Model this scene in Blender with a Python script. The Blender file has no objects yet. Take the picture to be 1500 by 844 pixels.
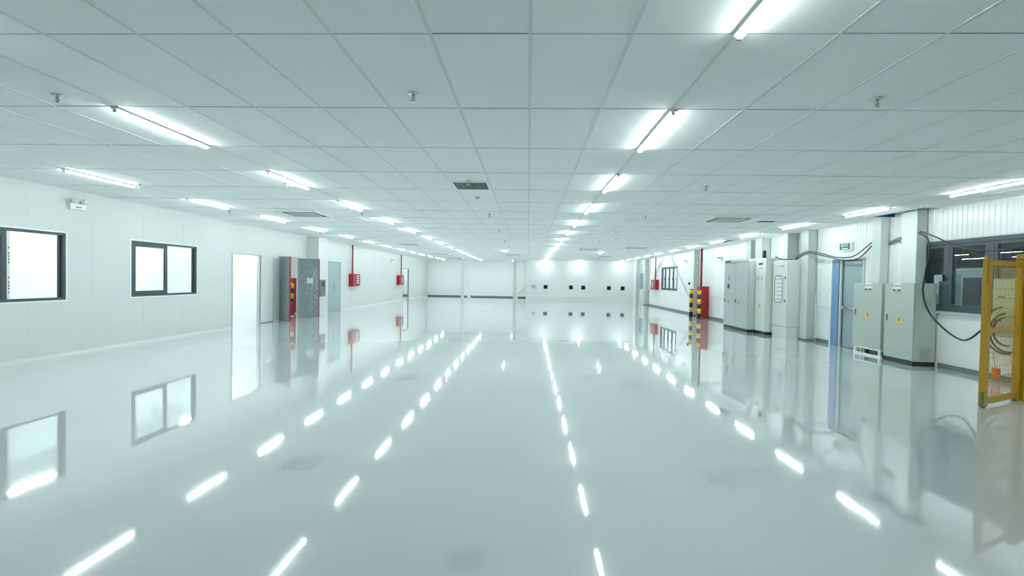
import bpy, bmesh, math, random
from mathutils import Vector, Matrix
random.seed(7)
C = bpy.context.scene
COL = C.collection
H = 2.97          # ceiling height
XL, XR = -8.30, 7.71
YB, YF = -7.0, 37.7
YP = 34.1         # partition at the far end

# ------------------------------------------------------------------ materials
def mat(name, col, rough=.5, metal=0, spec=.5, emit=None, estr=0, bump=0, bscale=20, var=0, vscale=3, coat=0):
    m = bpy.data.materials.new(name); m.use_nodes = True
    nt = m.node_tree; b = nt.nodes['Principled BSDF']
    b.inputs['Base Color'].default_value = (*col, 1)
    b.inputs['Roughness'].default_value = rough
    b.inputs['Metallic'].default_value = metal
    b.inputs['Specular IOR Level'].default_value = spec
    b.inputs['Coat Weight'].default_value = coat
    if emit:
        b.inputs['Emission Color'].default_value = (*emit, 1)
        b.inputs['Emission Strength'].default_value = estr
    if var or bump:
        tc = nt.nodes.new('ShaderNodeTexCoord')
        n = nt.nodes.new('ShaderNodeTexNoise')
        n.inputs['Scale'].default_value = vscale; n.inputs['Detail'].default_value = 4
        nt.links.new(tc.outputs['Object'], n.inputs['Vector'])
        if var:
            r = nt.nodes.new('ShaderNodeValToRGB')
            r.color_ramp.elements[0].position = .3; r.color_ramp.elements[1].position = .7
            r.color_ramp.elements[0].color = (*[c*(1-var) for c in col], 1)
            r.color_ramp.elements[1].color = (*[min(1, c*(1+var)) for c in col], 1)
            nt.links.new(n.outputs['Fac'], r.inputs['Fac'])
            nt.links.new(r.outputs['Color'], b.inputs['Base Color'])
        if bump:
            n2 = nt.nodes.new('ShaderNodeTexNoise'); n2.inputs['Scale'].default_value = bscale
            n2.inputs['Detail'].default_value = 3
            nt.links.new(tc.outputs['Object'], n2.inputs['Vector'])
            bp = nt.nodes.new('ShaderNodeBump'); bp.inputs['Strength'].default_value = 1
            bp.inputs['Distance'].default_value = bump
            nt.links.new(n2.outputs['Fac'], bp.inputs['Height'])
            nt.links.new(bp.outputs['Normal'], b.inputs['Normal'])
    return m

M = {}
M['tile'] = mat('ceiling tile', (.90, .91, .91), .8, spec=.2, var=.012, vscale=1.2)
M['grid'] = mat('ceiling grid', (.70, .73, .73), .45)
M['gap_shade'] = mat('grey gap shade strip', (.36, .40, .40), .6)  # dark tone stands for the shade inside the tile gaps
M['wallL'] = mat('white insulated panel', (.64, .66, .655), .38, spec=.45, var=.01, vscale=.6)
M['wallR'] = mat('ribbed white panel', (.80, .825, .82), .24, spec=.6, var=.012, vscale=.8)
M['wallF'] = mat('far white panel', (.70, .72, .715), .45, spec=.4)
M['dado'] = mat('lower white wall', (.79, .81, .805), .35, var=.02, vscale=2)
M['skirt'] = mat('dark skirting', (.16, .19, .19), .35)
M['cove'] = mat('white aluminium cove', (.78, .82, .81), .3)
M['darkframe'] = mat('anthracite aluminium', (.055, .07, .078), .38, spec=.5)
M['blueframe'] = mat('blue grey aluminium', (.055, .08, .095), .35)
M['white'] = mat('white enamel', (.82, .85, .84), .35)
M['column'] = mat('painted steel column', (.60, .65, .63), .4)
M['colgrey'] = mat('grey painted steel column', (.47, .52, .51), .4)
M['cabA'] = mat('pale blue grey cabinet', (.50, .55, .55), .33)
M['cabB'] = mat('cream white cabinet', (.70, .75, .70), .33)
M['cabC'] = mat('white cabinet', (.66, .71, .70), .33)
M['cabE'] = mat('green grey cabinet', (.46, .52, .48), .38)
M['plinth'] = mat('black plinth', (.02, .025, .027), .4)
M['black'] = mat('black plastic', (.012, .014, .015), .45)
M['dark'] = mat('dark void', (.008, .009, .01), .8)
M['rubber'] = mat('black cable sheath', (.018, .022, .024), .45)
M['yellow'] = mat('safety yellow paint', (.50, .27, .003), .38)
M['stripeY'] = mat('bollard yellow', (.85, .52, .01), .4)
M['stripeK'] = mat('bollard black', (.02, .03, .03), .4)
M['red'] = mat('fire red', (.40, .010, .022), .35)
M['redpipe'] = mat('red pipe paint', (.28, .010, .028), .4)
M['orange'] = mat('orange plastic', (.75, .09, .015), .4)
M['doorgrey'] = mat('grey steel door', (.34, .41, .43), .38)
M['doorgalv'] = mat('marbled grey door foil', (.27, .33, .34), .35, var=.22, vscale=9)
M['doorteal'] = mat('teal grey door', (.30, .39, .41), .38)
M['blue'] = mat('blue protective film', (.15, .28, .46), .35)
M['green'] = mat('exit green', (.01, .16, .09), .4)
M['sign'] = mat('sign white', (.85, .88, .87), .4)
M['warn'] = mat('warning yellow', (.80, .60, .02), .4)
M['chrome'] = mat('brushed metal', (.62, .65, .65), .25, metal=1)
M['galv'] = mat('galvanised steel', (.50, .53, .53), .4, metal=.6)
M['lamp_red'] = mat('red lens', (.5, .02, .03), .2)
M['lamp_yellow'] = mat('yellow lens', (.7, .5, .03), .2)
M['lamp_blue'] = mat('blue lens', (.04, .16, .5), .2)
M['ledgrey'] = mat('lamp end cap', (.35, .40, .40), .4)
M['tube'] = mat('lit tube', (.9, .95, .95), .5, emit=(.87, 1, .995), estr=38)
M['lit'] = mat('lit tube adjacent room', (.9, .95, .95), .5, emit=(.9, 1, 1), estr=70)
M['filltube'] = mat('unseen fill tube in dim room', (.9, .95, .95), .5, emit=(.87, 1, .99), estr=110)
M['annex'] = mat('annex wall', (.86, .88, .88), .5)
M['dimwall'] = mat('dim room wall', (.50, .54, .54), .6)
M['machine'] = mat('pale machine panel', (.70, .74, .75), .4)
M['boxgreen'] = mat('pale green cabinet', (.34, .42, .27), .4)
M['film'] = mat('protective film', (.72, .74, .80), .35)
M['bluefoil'] = mat('blue ceiling foil', (.02, .10, .38), .4)
M['grille'] = mat('grille metal', (.30, .34, .34), .35, metal=.5)
M['acvent'] = mat('air conditioner grey', (.48, .53, .52), .5)
M['paper'] = mat('paper', (.80, .83, .86), .6)
M['olive'] = mat('dark olive panel', (.13, .16, .13), .35)

def glass(name, tint, ior=1.5, rough=.0):
    m = bpy.data.materials.new(name); m.use_nodes = True
    nt = m.node_tree; nt.nodes.clear()
    o = nt.nodes.new('ShaderNodeOutputMaterial'); mx = nt.nodes.new('ShaderNodeMixShader')
    t = nt.nodes.new('ShaderNodeBsdfTransparent'); g = nt.nodes.new('ShaderNodeBsdfGlossy')
    f = nt.nodes.new('ShaderNodeFresnel'); f.inputs['IOR'].default_value = ior
    t.inputs['Color'].default_value = (*tint, 1); g.inputs['Roughness'].default_value = rough
    ge = nt.nodes.new('ShaderNodeNewGeometry'); ml = nt.nodes.new('ShaderNodeMath'); ml.operation = 'MULTIPLY'
    inv = nt.nodes.new('ShaderNodeMath'); inv.operation = 'SUBTRACT'; inv.inputs[0].default_value = 1
    nt.links.new(ge.outputs['Backfacing'], inv.inputs[1]); nt.links.new(f.outputs[0], ml.inputs[0]); nt.links.new(inv.outputs[0], ml.inputs[1])
    nt.links.new(ml.outputs[0], mx.inputs[0]); nt.links.new(t.outputs[0], mx.inputs[1])
    nt.links.new(g.outputs[0], mx.inputs[2]); nt.links.new(mx.outputs[0], o.inputs[0])
    return m
M['glass'] = glass('clear glass', (.95, .98, .98), 1.35)
M['glassdark'] = glass('tinted glass', (.62, .70, .72), 1.6)

# polished epoxy floor with slight roller waviness
def floor_mat():
    m = mat('polished epoxy floor', (.58, .625, .63), .055, spec=.2, coat=.8)
    nt = m.node_tree; b = nt.nodes['Principled BSDF']
    b.inputs['Coat Roughness'].default_value = .008; b.inputs['Coat IOR'].default_value = 1.55
    tc = nt.nodes.new('ShaderNodeTexCoord')
    n1 = nt.nodes.new('ShaderNodeTexNoise'); n1.inputs['Scale'].default_value = .35; n1.inputs['Detail'].default_value = 3
    nt.links.new(tc.outputs['Object'], n1.inputs['Vector'])
    r = nt.nodes.new('ShaderNodeValToRGB')
    r.color_ramp.elements[0].position = .35; r.color_ramp.elements[1].position = .7
    r.color_ramp.elements[0].color = (.57, .615, .62, 1); r.color_ramp.elements[1].color = (.59, .635, .64, 1)
    nt.links.new(n1.outputs['Fac'], r.inputs['Fac']); nt.links.new(r.outputs['Color'], b.inputs['Base Color'])
    n2 = nt.nodes.new('ShaderNodeTexNoise'); n2.inputs['Scale'].default_value = 9.0; n2.inputs['Detail'].default_value = 2
    nt.links.new(tc.outputs['Object'], n2.inputs['Vector'])
    n3 = nt.nodes.new('ShaderNodeTexNoise'); n3.inputs['Scale'].default_value = 1.1; n3.inputs['Detail'].default_value = 1
    nt.links.new(tc.outputs['Object'], n3.inputs['Vector'])
    b1 = nt.nodes.new('ShaderNodeBump'); b1.inputs['Distance'].default_value = .00014
    b2 = nt.nodes.new('ShaderNodeBump'); b2.inputs['Distance'].default_value = .0006
    nt.links.new(n2.outputs['Fac'], b1.inputs['Height']); nt.links.new(n3.outputs['Fac'], b2.inputs['Height'])
    nt.links.new(b1.outputs['Normal'], b2.inputs['Normal']); nt.links.new(b2.outputs['Normal'], b.inputs['Normal']); nt.links.new(b2.outputs['Normal'], b.inputs['Coat Normal'])
    return m
M['floor'] = floor_mat()

# ------------------------------------------------------------------ mesh builder
class B:
    def __init__(s): s.bm = bmesh.new()
    def box(s, x0, x1, y0, y1, z0, z1, bev=0):
        if x1 < x0: x0, x1 = x1, x0
        if y1 < y0: y0, y1 = y1, y0
        if z1 < z0: z0, z1 = z1, z0
        v = [s.bm.verts.new(p) for p in ((x0,y0,z0),(x1,y0,z0),(x1,y1,z0),(x0,y1,z0),(x0,y0,z1),(x1,y0,z1),(x1,y1,z1),(x0,y1,z1))]
        fs = [s.bm.faces.new([v[i] for i in q]) for q in ((3,2,1,0),(4,5,6,7),(0,1,5,4),(1,2,6,5),(2,3,7,6),(3,0,4,7))]
        if bev:
            es = list({e for f in fs for e in f.edges})
            bmesh.ops.bevel(s.bm, geom=es, offset=bev, segments=2, affect='EDGES', profile=.5)
        return s
    def quad(s, *p):
        s.bm.faces.new([s.bm.verts.new(q) for q in p]); return s
    def loft(s, rings, cap=True):
        R = [[s.bm.verts.new(p) for p in r] for r in rings]; n = len(R[0])
        for a, b in zip(R, R[1:]):
            for i in range(n):
                f = s.bm.faces.new((a[i], a[(i+1)%n], b[(i+1)%n], b[i])); f.smooth = n > 6
        if cap:
            s.bm.faces.new(R[0][::-1]); s.bm.faces.new(R[-1])
        return s
    def tube(s, pts, r, n=8, smooth=0):
        P = [Vector(p) for p in pts]
        if smooth:
            Q = []
            for i in range(len(P)-1):
                a = P[max(i-1,0)]; b = P[i]; c = P[i+1]; d = P[min(i+2,len(P)-1)]
                for k in range(smooth):
                    t = k/smooth
                    Q.append(.5*((2*b)+(c-a)*t+(2*a-5*b+4*c-d)*t*t+(3*b-a-3*c+d)*t**3))
            Q.append(P[-1]); P = Q
        rings = []; up = None
        for i, p in enumerate(P):
            t = (P[min(i+1,len(P)-1)]-P[max(i-1,0)]).normalized()
            if up is None:
                up = Vector((0,0,1)) if abs(t.z) < .9 else Vector((1,0,0))
            u = (up - t*up.dot(t)).normalized(); up = u; w = t.cross(u)
            rings.append([p+r*(math.cos(2*math.pi*k/n)*u+math.sin(2*math.pi*k/n)*w) for k in range(n)])
        return s.loft(rings)
    def lathe(s, c, prof, n=20, axis='z'):
        # prof: list of (radius, height)
        rings = []
        for r, h in prof:
            ring = []
            for k in range(n):
                a = 2*math.pi*k/n; u, w = r*math.cos(a), r*math.sin(a)
                ring.append({'z': (c[0]+u, c[1]+w, c[2]+h), 'x': (c[0]+h, c[1]+u, c[2]+w), 'y': (c[0]+u, c[1]+h, c[2]+w)}[axis])
            rings.append(ring)
        return s.loft(rings)
    def prism(s, poly, d):   # poly: list of 3-D points, d: offset vector
        d = Vector(d)
        a = [s.bm.verts.new(p) for p in poly]; b = [s.bm.verts.new(Vector(p)+d) for p in poly]
        s.bm.faces.new(a[::-1]); s.bm.faces.new(b); n = len(a)
        for i in range(n): s.bm.faces.new((a[i], a[(i+1)%n], b[(i+1)%n], b[i]))
        return s

def link(name, b, m, parent=None, loc=(0,0,0)):
    bmesh.ops.recalc_face_normals(b.bm, faces=b.bm.faces)
    if loc != (0,0,0):
        bmesh.ops.translate(b.bm, verts=b.bm.verts, vec=-Vector(loc))
    me = bpy.data.meshes.new(name); b.bm.to_mesh(me); b.bm.free()
    me.materials.append(M[m])
    o = bpy.data.objects.new(name, me); COL.objects.link(o)
    if parent: o.parent = parent
    elif loc != (0,0,0): o.location = loc
    return o
class Thing:
    def __init__(s, name, label, cat, loc, group=None):
        s.loc = tuple(loc); o = bpy.data.objects.new(name, None); COL.objects.link(o)
        o.empty_display_size = .1; o.location = loc; s.o = o
        o['label'] = label; o['category'] = cat
        if group: o['group'] = group
    def part(s, name, b, m, parent=None, label=None):
        o = link(name, b, m, parent or s.o, s.loc)
        if label: o['label'] = label
        return o
def single(name, b, m, label, cat, loc, group=None):
    o = link(name, b, m, None, tuple(loc)); o['label'] = label; o['category'] = cat
    if group: o['group'] = group
    return o
def struct(name, b, m, parent=None):
    o = link(name, b, m, parent)
    if parent is None: o['kind'] = 'structure'
    return o
def copy_tree(o, parent=None):
    c = o.copy(); COL.objects.link(c); c.parent = parent
    for ch in list(o.children): copy_tree(ch, c)
    return c
def text_mesh(txt, size, extrude=.001):
    cu = bpy.data.curves.new('lettering', 'FONT'); cu.body = txt; cu.size = size; cu.extrude = extrude
    cu.align_x = 'CENTER'; cu.align_y = 'CENTER'
    t = bpy.data.objects.new('lettering', cu); COL.objects.link(t)
    bpy.context.view_layer.update()
    me = bpy.data.meshes.new_from_object(t.evaluated_get(bpy.context.evaluated_depsgraph_get()))
    bpy.data.objects.remove(t); bpy.data.curves.remove(cu)
    return me
def lettering(name, txt, size, m, parent, world, root_loc, face='-x', sx=1):
    me = text_mesh(txt, size); me.materials.clear(); me.materials.append(M[m])
    if face == '-x':   # read by someone looking towards +x
        R = Matrix(((0,0,-1),(-1,0,0),(0,1,0))).to_4x4()
    elif face == '+x':
        R = Matrix(((0,0,1),(1,0,0),(0,1,0))).to_4x4()
    else:
        R = Matrix(((1,0,0),(0,0,-1),(0,1,0))).to_4x4()
    me.transform(Matrix.Translation(Vector(world)-Vector(root_loc)) @ R @ Matrix.Diagonal((sx,1,1,1)))
    o = bpy.data.objects.new(name, me); COL.objects.link(o); o.parent = parent
    return o

def wall_grid(b, fixed, t, u0, u1, z0, z1, holes, axis='x'):
    """Slab whose room face lies at `fixed`, thickness t (signed away from the room), with rectangular openings."""
    us = sorted({u0, u1, *[h[0] for h in holes], *[h[1] for h in holes]})
    zs = sorted({z0, z1, *[h[2] for h in holes], *[h[3] for h in holes]})
    us = [u for u in us if u0 <= u <= u1]; zs = [z for z in zs if z0 <= z <= z1]
    inh = lambda u, z: any(h[0] < u < h[1] and h[2] < z < h[3] for h in holes)
    P = (lambda d, u, z: (fixed+d, u, z)) if axis == 'x' else (lambda d, u, z: (u, fixed+d, z))
    solid = lambda i, j: 0 <= i < len(us)-1 and 0 <= j < len(zs)-1 and not inh((us[i]+us[i+1])/2, (zs[j]+zs[j+1])/2)
    for i in range(len(us)-1):
        for j in range(len(zs)-1):
            if not solid(i, j): continue
            a, c, d, e = us[i], us[i+1], zs[j], zs[j+1]
            b.quad(P(0,a,d), P(0,c,d), P(0,c,e), P(0,a,e)); b.quad(P(t,a,d), P(t,a,e), P(t,c,e), P(t,c,d))
            if not solid(i-1, j): b.quad(P(0,a,d), P(0,a,e), P(t,a,e), P(t,a,d))
            if not solid(i+1, j): b.quad(P(0,c,d), P(t,c,d), P(t,c,e), P(0,c,e))
            if not solid(i, j-1): b.quad(P(0,a,d), P(t,a,d), P(t,c,d), P(0,c,d))
            if not solid(i, j+1): b.quad(P(0,a,e), P(0,c,e), P(t,c,e), P(t,a,e))
    bmesh.ops.remove_doubles(b.bm, verts=b.bm.verts, dist=1e-5)
    return b

# ------------------------------------------------------------------ the shell
W1 = (6.08, 7.99, 1.00, 2.19); W2 = (9.36, 11.26, 1.00, 2.18)
D1 = (12.64, 14.00, 0, 2.12); D2 = (15.10, 16.53, 0, 2.16); D3 = (18.87, 20.13, 0, 2.13); D4 = (30.25, 31.80, 0, 2.13)
struct('floor', B().box(-14, 26, YB, 39.5, -.2, 0), 'floor')

b = B()
wall_grid(b, XL, -.08, YB, YF, 0, H, [W1, W2, D1, D2, D3, D4])
wl = struct('wall_left', b, 'wallL')
# panel joints of the left wall: slim cover strips
b = B(); y = 0.46
while y < YF:
    for z0, z1 in ((0, 1.0), (1.0, 2.19), (2.19, H-.06)):
        if z1 > H-.1 or not any(h[0]-.03 < y < h[1]+.03 and h[2] < (z0+z1)/2 < h[3] for h in (W1, W2, D1, D2, D3, D4)):
            b.box(XL, XL+.0015, y-.004, y+.004, z0+.002, z1-.002)
    y += 1.15
struct('trim_1', b, 'wallL')
# right wall: smooth lower part, ribbed upper part, windows and doors
WR1 = (4.20, 9.40, 1.06, 2.37); WR2 = (24.2, 27.0, 1.06, 2.34)
DR1 = (10.90, 11.62, 0, 2.13); DR2 = (30.5, 33.2, 0, 2.12)
b = B(); wall_grid(b, XR+.012, .12, YB, YF, 0, H+.25, [WR1, WR2, DR1, DR2])
struct('wall_right', b, 'dado')
def ribs(b, ya, yb, za, zb):
    y = ya; prof = []
    while y < yb-1e-6:
        for dy, dx in ((0, 0), (.012, -.006), (.078, -.006), (.09, 0)):
            if y+dy <= yb: prof.append((XR+.012+dx-.004, y+dy))
        y += .096
    prof.append((XR+.008, yb))
    for (xa, a), (xb, c) in zip(prof, prof[1:]):
        if c-a > 1e-6: b.quad((xa, a, za), (xb, c, za), (xb, c, zb), (xa, a, zb))
b = B()
ribs(b, YB, 4.2, .96, H+.2); ribs(b, 4.2, 9.4, 2.39, H+.2); ribs(b, 9.4, 10.86, .96, H+.2); ribs(b, 10.86, 11.98, 2.16, H+.2)
ribs(b, 11.98, 24.16, .96, H+.2); ribs(b, 24.16, 27.04, 2.37, H+.2); ribs(b, 27.04, 30.45, .96, H+.2); ribs(b, 30.45, 33.25, 2.16, H+.2); ribs(b, 33.25, YP, .96, H+.2)
bmesh.ops.remove_doubles(b.bm, verts=b.bm.verts, dist=1e-5)
struct('trim_2', b, 'wallR')
b = B()
for a, c in ((YB, 4.2), (9.42, 10.84), (12.0, 24.14), (27.06, 30.4)): b.box(XR-.012, XR+.012, a, c, .925, .955, .004)
struct('trim_3', b, 'dado')
struct('wall_back', wall_grid(B(), YF, .12, -13.5, 0.2, 0, H, [], 'y'), 'annex')
struct('wall_front', wall_grid(B(), YB, -.12, XL-.1, XR+.14, 0, H, [], 'y'), 'wallF')
b = B(); wall_grid(b, YP, .1, -.12, XR+.012, 0, H, [(x-.13, x+.13, .86, 1.11) for x in (.41, 1.28, 3.15, 4.05, 5.93, 6.93)], 'y')
struct('wall_partition', b, 'wallF')
struct('wall_return', B().box(-.12, -.02, YP+.1, YF, 0, H), 'wallF')
struct('trim_4', B().box(-.17, -.07, YP-.012, YP+.11, 0, H, .004), 'cove')
b = B()
b.box(0.0, 5.1, YP-.02, YP, .29, .33, .005); b.box(6.2, 7.5, YP-.02, YP, .27, .31, .005)
for x in (2.2, 5.0, 7.2): b.box(x-.006, x+.006, YP-.003, YP, .34, H-.01)
b.box(-8.2, -.3, YF-.02, YF, 1.11, 1.15, .005); b.box(-7.6, -2.6, YF-.02, YF, .34, .37, .005)
struct('trim_5', b, 'cove')

# skirtings
b = B()
for a, c in ((YB, 8.9), (12.0, 24.0), (24.0, 30.4), (10.72, 10.84)): b.box(XR-.015, XR+.012, a, c, 0, .09, .004)
struct('baseboard_right', b, 'skirt')
b = B()
for a, c in ((YB, D1[0]-.06), (D1[1]+.7, D2[0]-.06), (17.75, D3[0]-.05), (D3[1]+.05, D4[0]-.05), (D4[1]+.05, YF)):
    b.prism([(XL, a, 0), (XL+.045, a, 0), (XL+.014, a, .02), (XL, a, .05)], (0, c-a, 0))
struct('baseboard_left', b, 'wallL')
b = B()
b.box(XL+.05, -5.0, YF-.03, YF, 0, .10, .003); b.box(-4.7, -1.1, YF-.03, YF, 0, .10, .003); b.box(-.85, -.14, YF-.03, YF, 0, .10, .003)
struct('baseboard_back', b, 'skirt')
# cove under the ceiling along the left wall
b = B(); b.prism([(XL, YB, H-.06), (XL+.006, YB, H-.06), (XL+.05, YB, H-.006), (XL+.05, YB, H), (XL, YB, H)], (0, 23.9, 0))
b.prism([(XL, 17.76, H-.06), (XL+.006, 17.76, H-.06), (XL+.05, 17.76, H-.006), (XL+.05, 17.76, H), (XL, 17.76, H)], (0, YF-17.76, 0))
struct('trim_6', b, 'cove')

# ceiling: tiles 0.6 x 1.2 with a visible grid
HOLES = [(6.76, 7.08, 15.99, 16.9), (7.28, 7.72, 8.86, 10.06), (5.36, 5.78, 11.0, 11.16)]
def rect_minus(r, holes):
    out = [r]
    for h in holes:
        nxt = []
        for (a, c, d, e) in out:
            if h[0] >= c or h[1] <= a or h[2] >= e or h[3] <= d: nxt.append((a, c, d, e)); continue
            if h[0] > a: nxt.append((a, h[0], d, e))
            if h[1] < c: nxt.append((h[1], c, d, e))
            l, r2 = max(a, h[0]), min(c, h[1])
            if h[2] > d: nxt.append((l, r2, d, h[2]))
            if h[3] < e: nxt.append((l, r2, h[3], e))
        out = nxt
    return out
X0, Y0 = -.015, 2.77
b = B(); ci0 = -14; ci1 = 12
for c in range(ci0, ci1+1):
    for r in range(-9, 30):
        a, d = X0+.6*c, Y0+1.2*r
        x0, x1, y0, y1 = max(a, XL), min(a+.6, XR+.012), max(d, YB), min(d+1.2, YF)
        if x1-x0 < .02 or y1-y0 < .02: continue
        za, zb = random.uniform(.0005, .004), random.uniform(.0005, .004)
        for (p, q, s, t) in rect_minus((x0+.002, x1-.002, y0+.0035, y1-.0035), HOLES):
            k = lambda yy: H+za+(zb-za)*(yy-y0)/(y1-y0)
            b.prism([(p, s, k(s)), (q, s, k(s)), (q, t, k(t)), (p, t, k(t))], (0, 0, .012))
struct('ceiling', b, 'tile')
b = B()
for c in range(ci0, ci1+1):
    a = X0+.6*c
    if XL+.05 < a < XR-.05:
        segs = [(YB, YF)]
        for h in HOLES:
            if h[0] < a < h[1]: segs = [(YB, h[2]), (h[3], YF)]
        for s, t in segs: b.box(a-.012, a+.012, s, t, H-.0008, H+.03)
struct('trim_7', b, 'grid')
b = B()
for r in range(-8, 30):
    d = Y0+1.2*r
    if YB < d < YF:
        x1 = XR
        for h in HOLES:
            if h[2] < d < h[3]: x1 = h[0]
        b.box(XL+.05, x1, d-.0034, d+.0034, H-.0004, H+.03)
struct('gap_shade_strips', b, 'gap_shade')  # strips flush with the tiles, painting the shadow line between tile rows
struct('ceiling_deck', B().box(-14, 26, YB-.3, 39.5, 3.5, 3.6), 'dark')
b = B(); b.box(6.76, 7.08, 16.9, 16.91, H-.002, H+.2); b.box(7.28, 7.29, 9.3, 10.06, H+.0, H+.08); b.box(7.28, 7.72, 10.06, 10.07, H+.0, H+.3)
b.box(5.36, 5.78, 11.16, 11.165, H, H+.1); b.box(6.76, 6.77, 15.99, 16.9, H, H+.1)
struct('trim_9', b, 'bluefoil')
b = B(); b.box(7.40, 7.70, 9.45, 9.9, H+.06, H+.14, .01); b.box(6.8, 7.05, 16.2, 16.4, H+.1, H+.16, .01)
struct('trim_10', b, 'colgrey')

# ------------------------------------------------------------------ adjoining rooms
struct('wall_annex_outer', B().box(-12.1, -12.0, 3.6, 14.87, 0, H), 'annex')
struct('wall_annex_divider', B().box(-12.1, XL-.085, 14.87, 14.95, 0, H), 'annex')
struct('wall_annex_near', B().box(-12.1, XL-.085, 3.5, 3.6, 0, H), 'annex')
struct('wall_annex_pier', B().box(-12.0, -11.68, 13.4, 13.9, 0, H), 'annex')
struct('ceiling_annex', B().box(-13.6, XL-.081, 3.4, YF, H, H+.05), 'tile')
struct('wall_lobby_outer', B().box(-11.1, -11.0, 14.95, 20.5, 0, H), 'annex')
struct('wall_lobby_far', B().box(-11.1, XL-.085, 20.5, 20.6, 0, H), 'annex')
struct('wall_store_outer', B().box(-13.5, -13.4, 26, YF, 0, H), 'annex')
struct('wall_store_near', B().box(-13.5, XL-.085, 26, 26.1, 0, H), 'annex')
struct('baseboard_store', B().box(-13.4, XL-.085, YF-.03, YF, 0, .10, .003), 'skirt')
# dim hall beyond the big window
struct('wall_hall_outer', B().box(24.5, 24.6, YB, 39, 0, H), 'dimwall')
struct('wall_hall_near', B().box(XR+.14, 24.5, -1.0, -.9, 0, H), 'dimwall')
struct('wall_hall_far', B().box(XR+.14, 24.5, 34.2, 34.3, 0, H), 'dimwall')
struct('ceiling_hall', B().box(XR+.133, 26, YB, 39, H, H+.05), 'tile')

# ------------------------------------------------------------------ windows of the left wall
def win_left(idx, W, open_right, glass_right):
    y0, y1, z0, z1 = W; ym = (y0+y1)/2; xc = XL-.03; f = .045
    b = B()
    # outer frame
    for (a, c, d, e) in ((y0, y0+f, z0, z1), (y1-f, y1, z0, z1), (y0+f, y1-f, z0, z0+f), (y0+f, y1-f, z1-f, z1)):
        b.box(XL-.085, XL+.012, a, c, d, e, .003)
    fr = struct('window_%d' % idx, b, 'darkframe')
    # white cover flange round the frame
    b = B()
    for (a, c, d, e) in ((y0-.03, y0, z0-.03, z1+.03), (y1, y1+.03, z0-.03, z1+.03), (y0, y1, z0-.03, z0), (y0, y1, z1, z1+.03)):
        b.box(XL, XL+.008, a, c, d, e, .002)
    o = struct('cover_flange', b, 'white', fr)
    # sliding sash on the near half
    s0, s1 = y0+f, ym+.03; g = .075
    b = B()
    for (a, c, d, e) in ((s0, s0+g, z0+f, z1-f), (s1-g, s1, z0+f, z1-f), (s0+g, s1-g, z0+f, z0+f+g), (s0+g, s1-g, z1-f-g, z1-f)):
        b.box(xc-.012, xc+.026, a, c, d, e, .003)
    sa = struct('sash', b, 'darkframe', fr)
    struct('pane', B().box(xc+.004, xc+.009, s0+g, s1-g, z0+f+g, z1-f-g), 'glass', sa)
    if glass_right:
        b = B()
        for (a, c, d, e) in ((ym, ym+.03, z0+f, z1-f), (y1-f-.03, y1-f, z0+f, z1-f)):
            b.box(xc-.05, xc-.016, a, c, d, e, .003)
        sb = struct('sash', b, 'darkframe', fr)
        struct('pane', B().box(xc-.034, xc-.030, ym+.03, y1-f-.03, z0+f, z1-f), 'glass', sb)
    return fr
w1 = win_left(1, W1, 0, True); w2 = win_left(2, W2, 0, True)
# protective film with printing still on the stile of the first window
b = B(); b.prism([(XL-.012, 7.075, 1.05), (XL-.055, 7.15, 1.05), (XL-.055, 7.15, 2.14), (XL-.012, 7.075, 2.14)], (.001, .001, 0))
fl = struct('protective_film', b, 'film', w1)
b = B()
for z in (1.14, 1.20, 1.25, 1.30, 1.38, 1.62, 1.67, 1.72, 1.77, 1.86):
    for k in range(3):
        t0, t1 = .25+.18*k, .25+.18*k+.12
        P = lambda t, zz: (XL-.0105-.043*t, 7.0765+.075*t, zz)
        b.prism([P(t0, z), P(t1, z), P(t1, z+.03), P(t0, z+.03)], (.001, .001, 0))
struct('film_print', b, 'darkframe', fl)

# ------------------------------------------------------------------ doors of the left wall
def jamb(name, D, m, x0=XL-.085, x1=XL+.012, w=.035, side='x'):
    y0, y1, z0, z1 = D; b = B()
    b.box(x0, x1, y0, y0+w, 0, z1, .003); b.box(x0, x1, y1-w, y1, 0, z1, .003); b.box(x0, x1, y0+w, y1-w, z1-w, z1, .003)
    return struct(name, b, m)
d1 = jamb('door_1', D1, 'galv')
# its leaf stands folded back flat against the wall, beyond the opening
b = B(); b.box(XL+.016, XL+.056, D1[1]+.0, D1[1]+.62, .02, 2.10, .003); lf = struct('leaf', b, 'wallL', d1)
b = B(); b.box(XL+.012, XL+.060, D1[1]+.62, D1[1]+.64, .015, 2.105, .002); struct('leaf_edge', b, 'doorgrey', lf)
b = B()
for z in (.25, 1.05, 1.85): b.tube([(XL+.02, D1[0]-.012, z-.05), (XL+.02, D1[0]-.012, z+.05)], .009, 8)
struct('hinge', b, 'chrome', d1)
# double door standing open
d2 = jamb('door_2', D2, 'doorgrey')
def leaf_poly(b, hx, hy, ang, w, z0, z1, t=.045):
    d = Vector((math.cos(ang), math.sin(ang), 0)); n = Vector((-d.y, d.x, 0))*t; h = Vector((hx, hy, z0))
    b.prism([h, h+d*w, h+d*w+n, h+n], (0, 0, z1-z0)); return b
lf = struct('leaf', leaf_poly(B(), XL+.02, 15.13, math.radians(-38), .66, .012, 2.12), 'doorgalv', d2)
le = struct('leaf_edge', leaf_poly(B(), XL+.02+.664*math.cos(math.radians(-38)), 15.13+.664*math.sin(math.radians(-38)), math.radians(-38), .014, .012, 2.12, .047), 'redpipe', lf)
ar = math.radians(-9)
rf = struct('leaf', leaf_poly(B(), XL+.02, 16.47, ar, .74, .012, 2.12), 'doorgalv', d2)
struct('leaf_edge', leaf_poly(B(), XL+.02+.744*math.cos(ar), 16.47+.744*math.sin(ar), ar, .014, .012, 2.12, .047), 'redpipe', rf)
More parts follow.
